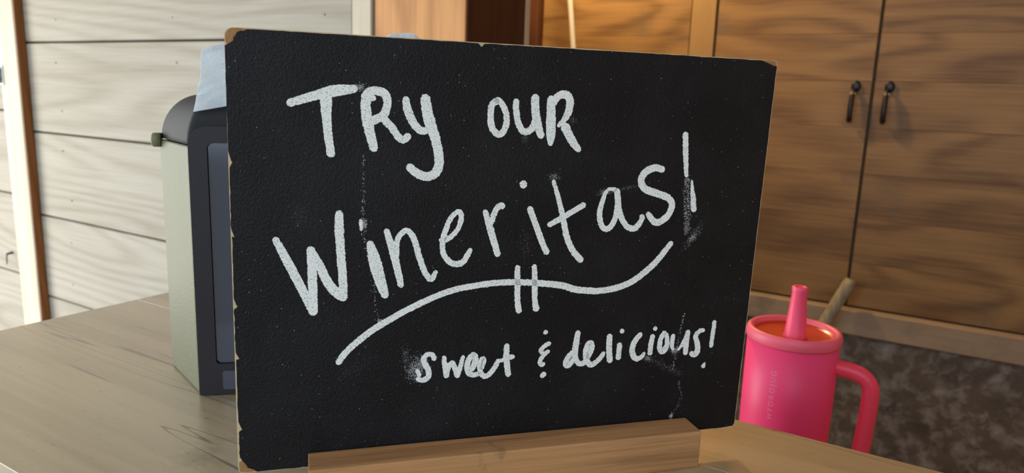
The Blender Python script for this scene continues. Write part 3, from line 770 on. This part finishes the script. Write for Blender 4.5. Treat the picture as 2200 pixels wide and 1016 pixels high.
so = obj('straw', lathe_mesh('straw', [(0.0115, 0), (0.0118, 0.0015), (0.0105, 0.004), (0.0086, 0.030), (0.0074, 0.047), (0.0078, 0.0495), (0.0080, 0.0525), (0.0072, 0.054), (0.0046, 0.0538), (0.0040, 0.052), (0.0038, 0.030)], 32), 'cup_straw', cup, smooth=True)
so.location = (0.003, -0.011, z - 0.0069)
# D-handle to the right
hp = [(0.040, z - 0.0335), (0.050, z - 0.0340), (0.060, z - 0.0350), (0.069, z - 0.0375), (0.0755, z - 0.0430), (0.0785, z - 0.051), (0.0790, z - 0.064),
      (0.0780, z - 0.090), (0.0760, z - 0.125), (0.073, z - 0.148), (0.066, z - 0.160), (0.054, z - 0.166), (0.036, z - 0.168)]
obj('handle', tube_mesh('handle', [(p[0], 0, p[1]) for p in spline(hp, 0.004)], 0.0082, 16, squash=1.0, up=(0, 1, 0)), 'cup_handle', cup, smooth=True)
# vertical wordmark printed on the body
def wordmark(text, ang, z0, size, spacing):
    cu = bpy.data.curves.new('wordmark', 'FONT'); cu.body = text; cu.size = size; cu.space_character = spacing
    tmp = bpy.data.objects.new('wordmark_tmp', cu); COL.objects.link(tmp)
    dg = bpy.context.evaluated_depsgraph_get(); dg.update()
    me = bpy.data.meshes.new_from_object(tmp.evaluated_get(dg))
    bpy.data.objects.remove(tmp)
    bm = bmesh.new(); bm.from_mesh(me)
    bmesh.ops.subdivide_edges(bm, edges=[e_ for e_ in bm.edges if e_.calc_length() > 0.002], cuts=2)
    bm.to_mesh(me); bm.free()
    for v_ in me.vertices:
        x, y = v_.co.x, v_.co.y          # text runs up the body, tops to the left
        zz = z0 + x
        a = ang - y / RB
        rr = (RB if zz > 0.14 else 0.0452 + (RB - 0.0452) * (zz - 0.11) / 0.03) + 0.00025
        v_.co = Vector((rr * math.cos(a), rr * math.sin(a), zz))
    me.materials.clear()
    return obj('wordmark', me, 'cup_text', cup)
wordmark('HYDROJUG', math.radians(-96), 0.138, 0.0078, 1.42)

# ------------------------------------------------------------------ stick, cord, hardware
stick = empty('wooden_stick', (-0.70, 1.62, 0.0))
tag(stick, 'grey round wooden stick leaning on the cabinet rail behind the pink tumbler', 'stick')
p_top = Vector((-0.184, 2.046, 0.846)); p_mid = Vector((-0.2345, 2.030, 0.7205))
a_ = Vector((-0.580, 1.83, 0.0)) 
p_bot = Vector((p_top.x + (p_mid.x - p_top.x) * (p_top.z / (p_top.z - p_mid.z)), 1.93, 0.0))
stick.location = p_bot
q = p_top - p_bot
obj('shaft', tube_mesh('shaft', [q * 0.0, q * 0.02, q * 0.5, q * 0.985, q * 1.0], [0.014, 0.0155, 0.016, 0.016, 0.0125], 20), 'stick', stick, smooth=False)
cord = tag(obj('hanging_cord', tube_mesh('hanging_cord', [(-1.03, 1.95, CEIL), (-1.022, 1.95, 1.75), (-1.004, 1.95, 1.568), (-0.986, 1.95, 1.4365), (-0.98, 1.95, 1.2), (-0.98, 1.95, 0.80)], 0.0075, 12), 'white_cord', smooth=True),
           'thin white cord hanging in front of the cabinet wall', 'cord')
latch = empty('latch', (-2.197, YW - 0.024, 1.295))
tag(latch, 'small galvanised metal latch screwed to the pale upright trim board', 'latch')
box('plate', (-0.030, 0.012, -0.003, 0.0, -0.026, 0.026), 'zinc', latch, bevel=0.0012)
obj('barrel', tube_mesh('barrel', [(-0.004, -0.008, -0.022), (-0.004, -0.008, 0.022)], 0.006, 12), 'zinc', latch, smooth=True)
for zz in (-0.018, 0.018):
    sc_ = obj('screw', lathe_mesh('screw', [(0.0005, 0.0), (0.003, 0.0), (0.0022, 0.0018), (0.0005, 0.002)], 10), 'zinc', latch)
    sc_.rotation_euler = (math.pi / 2, 0, 0); sc_.location = (0.006, -0.003, zz)
nail = tag(obj('nail', tube_mesh('nail', [(-2.288, 1.0, 0.792), (-2.2875, 0.985, 0.790), (-2.287, 0.984, 0.785), (-2.286, 0.982, 0.760)], [0.004, 0.003, 0.002, 0.0015], 8), 'black_pull'),
           'bent dark nail in the plank wall left of the upright trim', 'nail')

# warm pendant bulb over the work area, above the frame
lamp = empty('pendant_lamp', (-0.94, 1.80, 2.15))
tag(lamp, 'warm bulb hanging from the ceiling in front of the cabinets', 'lamp')
obj('cable', tube_mesh('cable', [(0, 0, 0.09), (0, 0, CEIL - 2.15)], 0.003, 8), 'black_pull', lamp)
obj('socket', lathe_mesh('socket', [(0.008, 0.09), (0.018, 0.085), (0.02, 0.045), (0.016, 0.04)], 20), 'black_pull', lamp)
m, nt, b = new_mat('glowing_bulb')
b.inputs['Emission Color'].default_value = (1.0, 0.62, 0.25, 1); b.inputs['Emission Strength'].default_value = 30.0
b.inputs['Base Color'].default_value = (1, 0.8, 0.5, 1)
M['bulb'] = m
obj('bulb', lathe_mesh('bulb', [(0.012, 0.042), (0.018, 0.025), (0.029, 0.0), (0.030, -0.012), (0.022, -0.028), (0.004, -0.034)], 24), 'bulb', lamp, smooth=True)
ld = bpy.data.lights.new('bulb_light', 'POINT'); ld.energy = 36; ld.color = (1.0, 0.69, 0.32); ld.shadow_soft_size = 0.04
lo = bpy.data.objects.new('bulb_light', ld); COL.objects.link(lo); lo.parent = lamp; lo.location = (0, 0, -0.08)
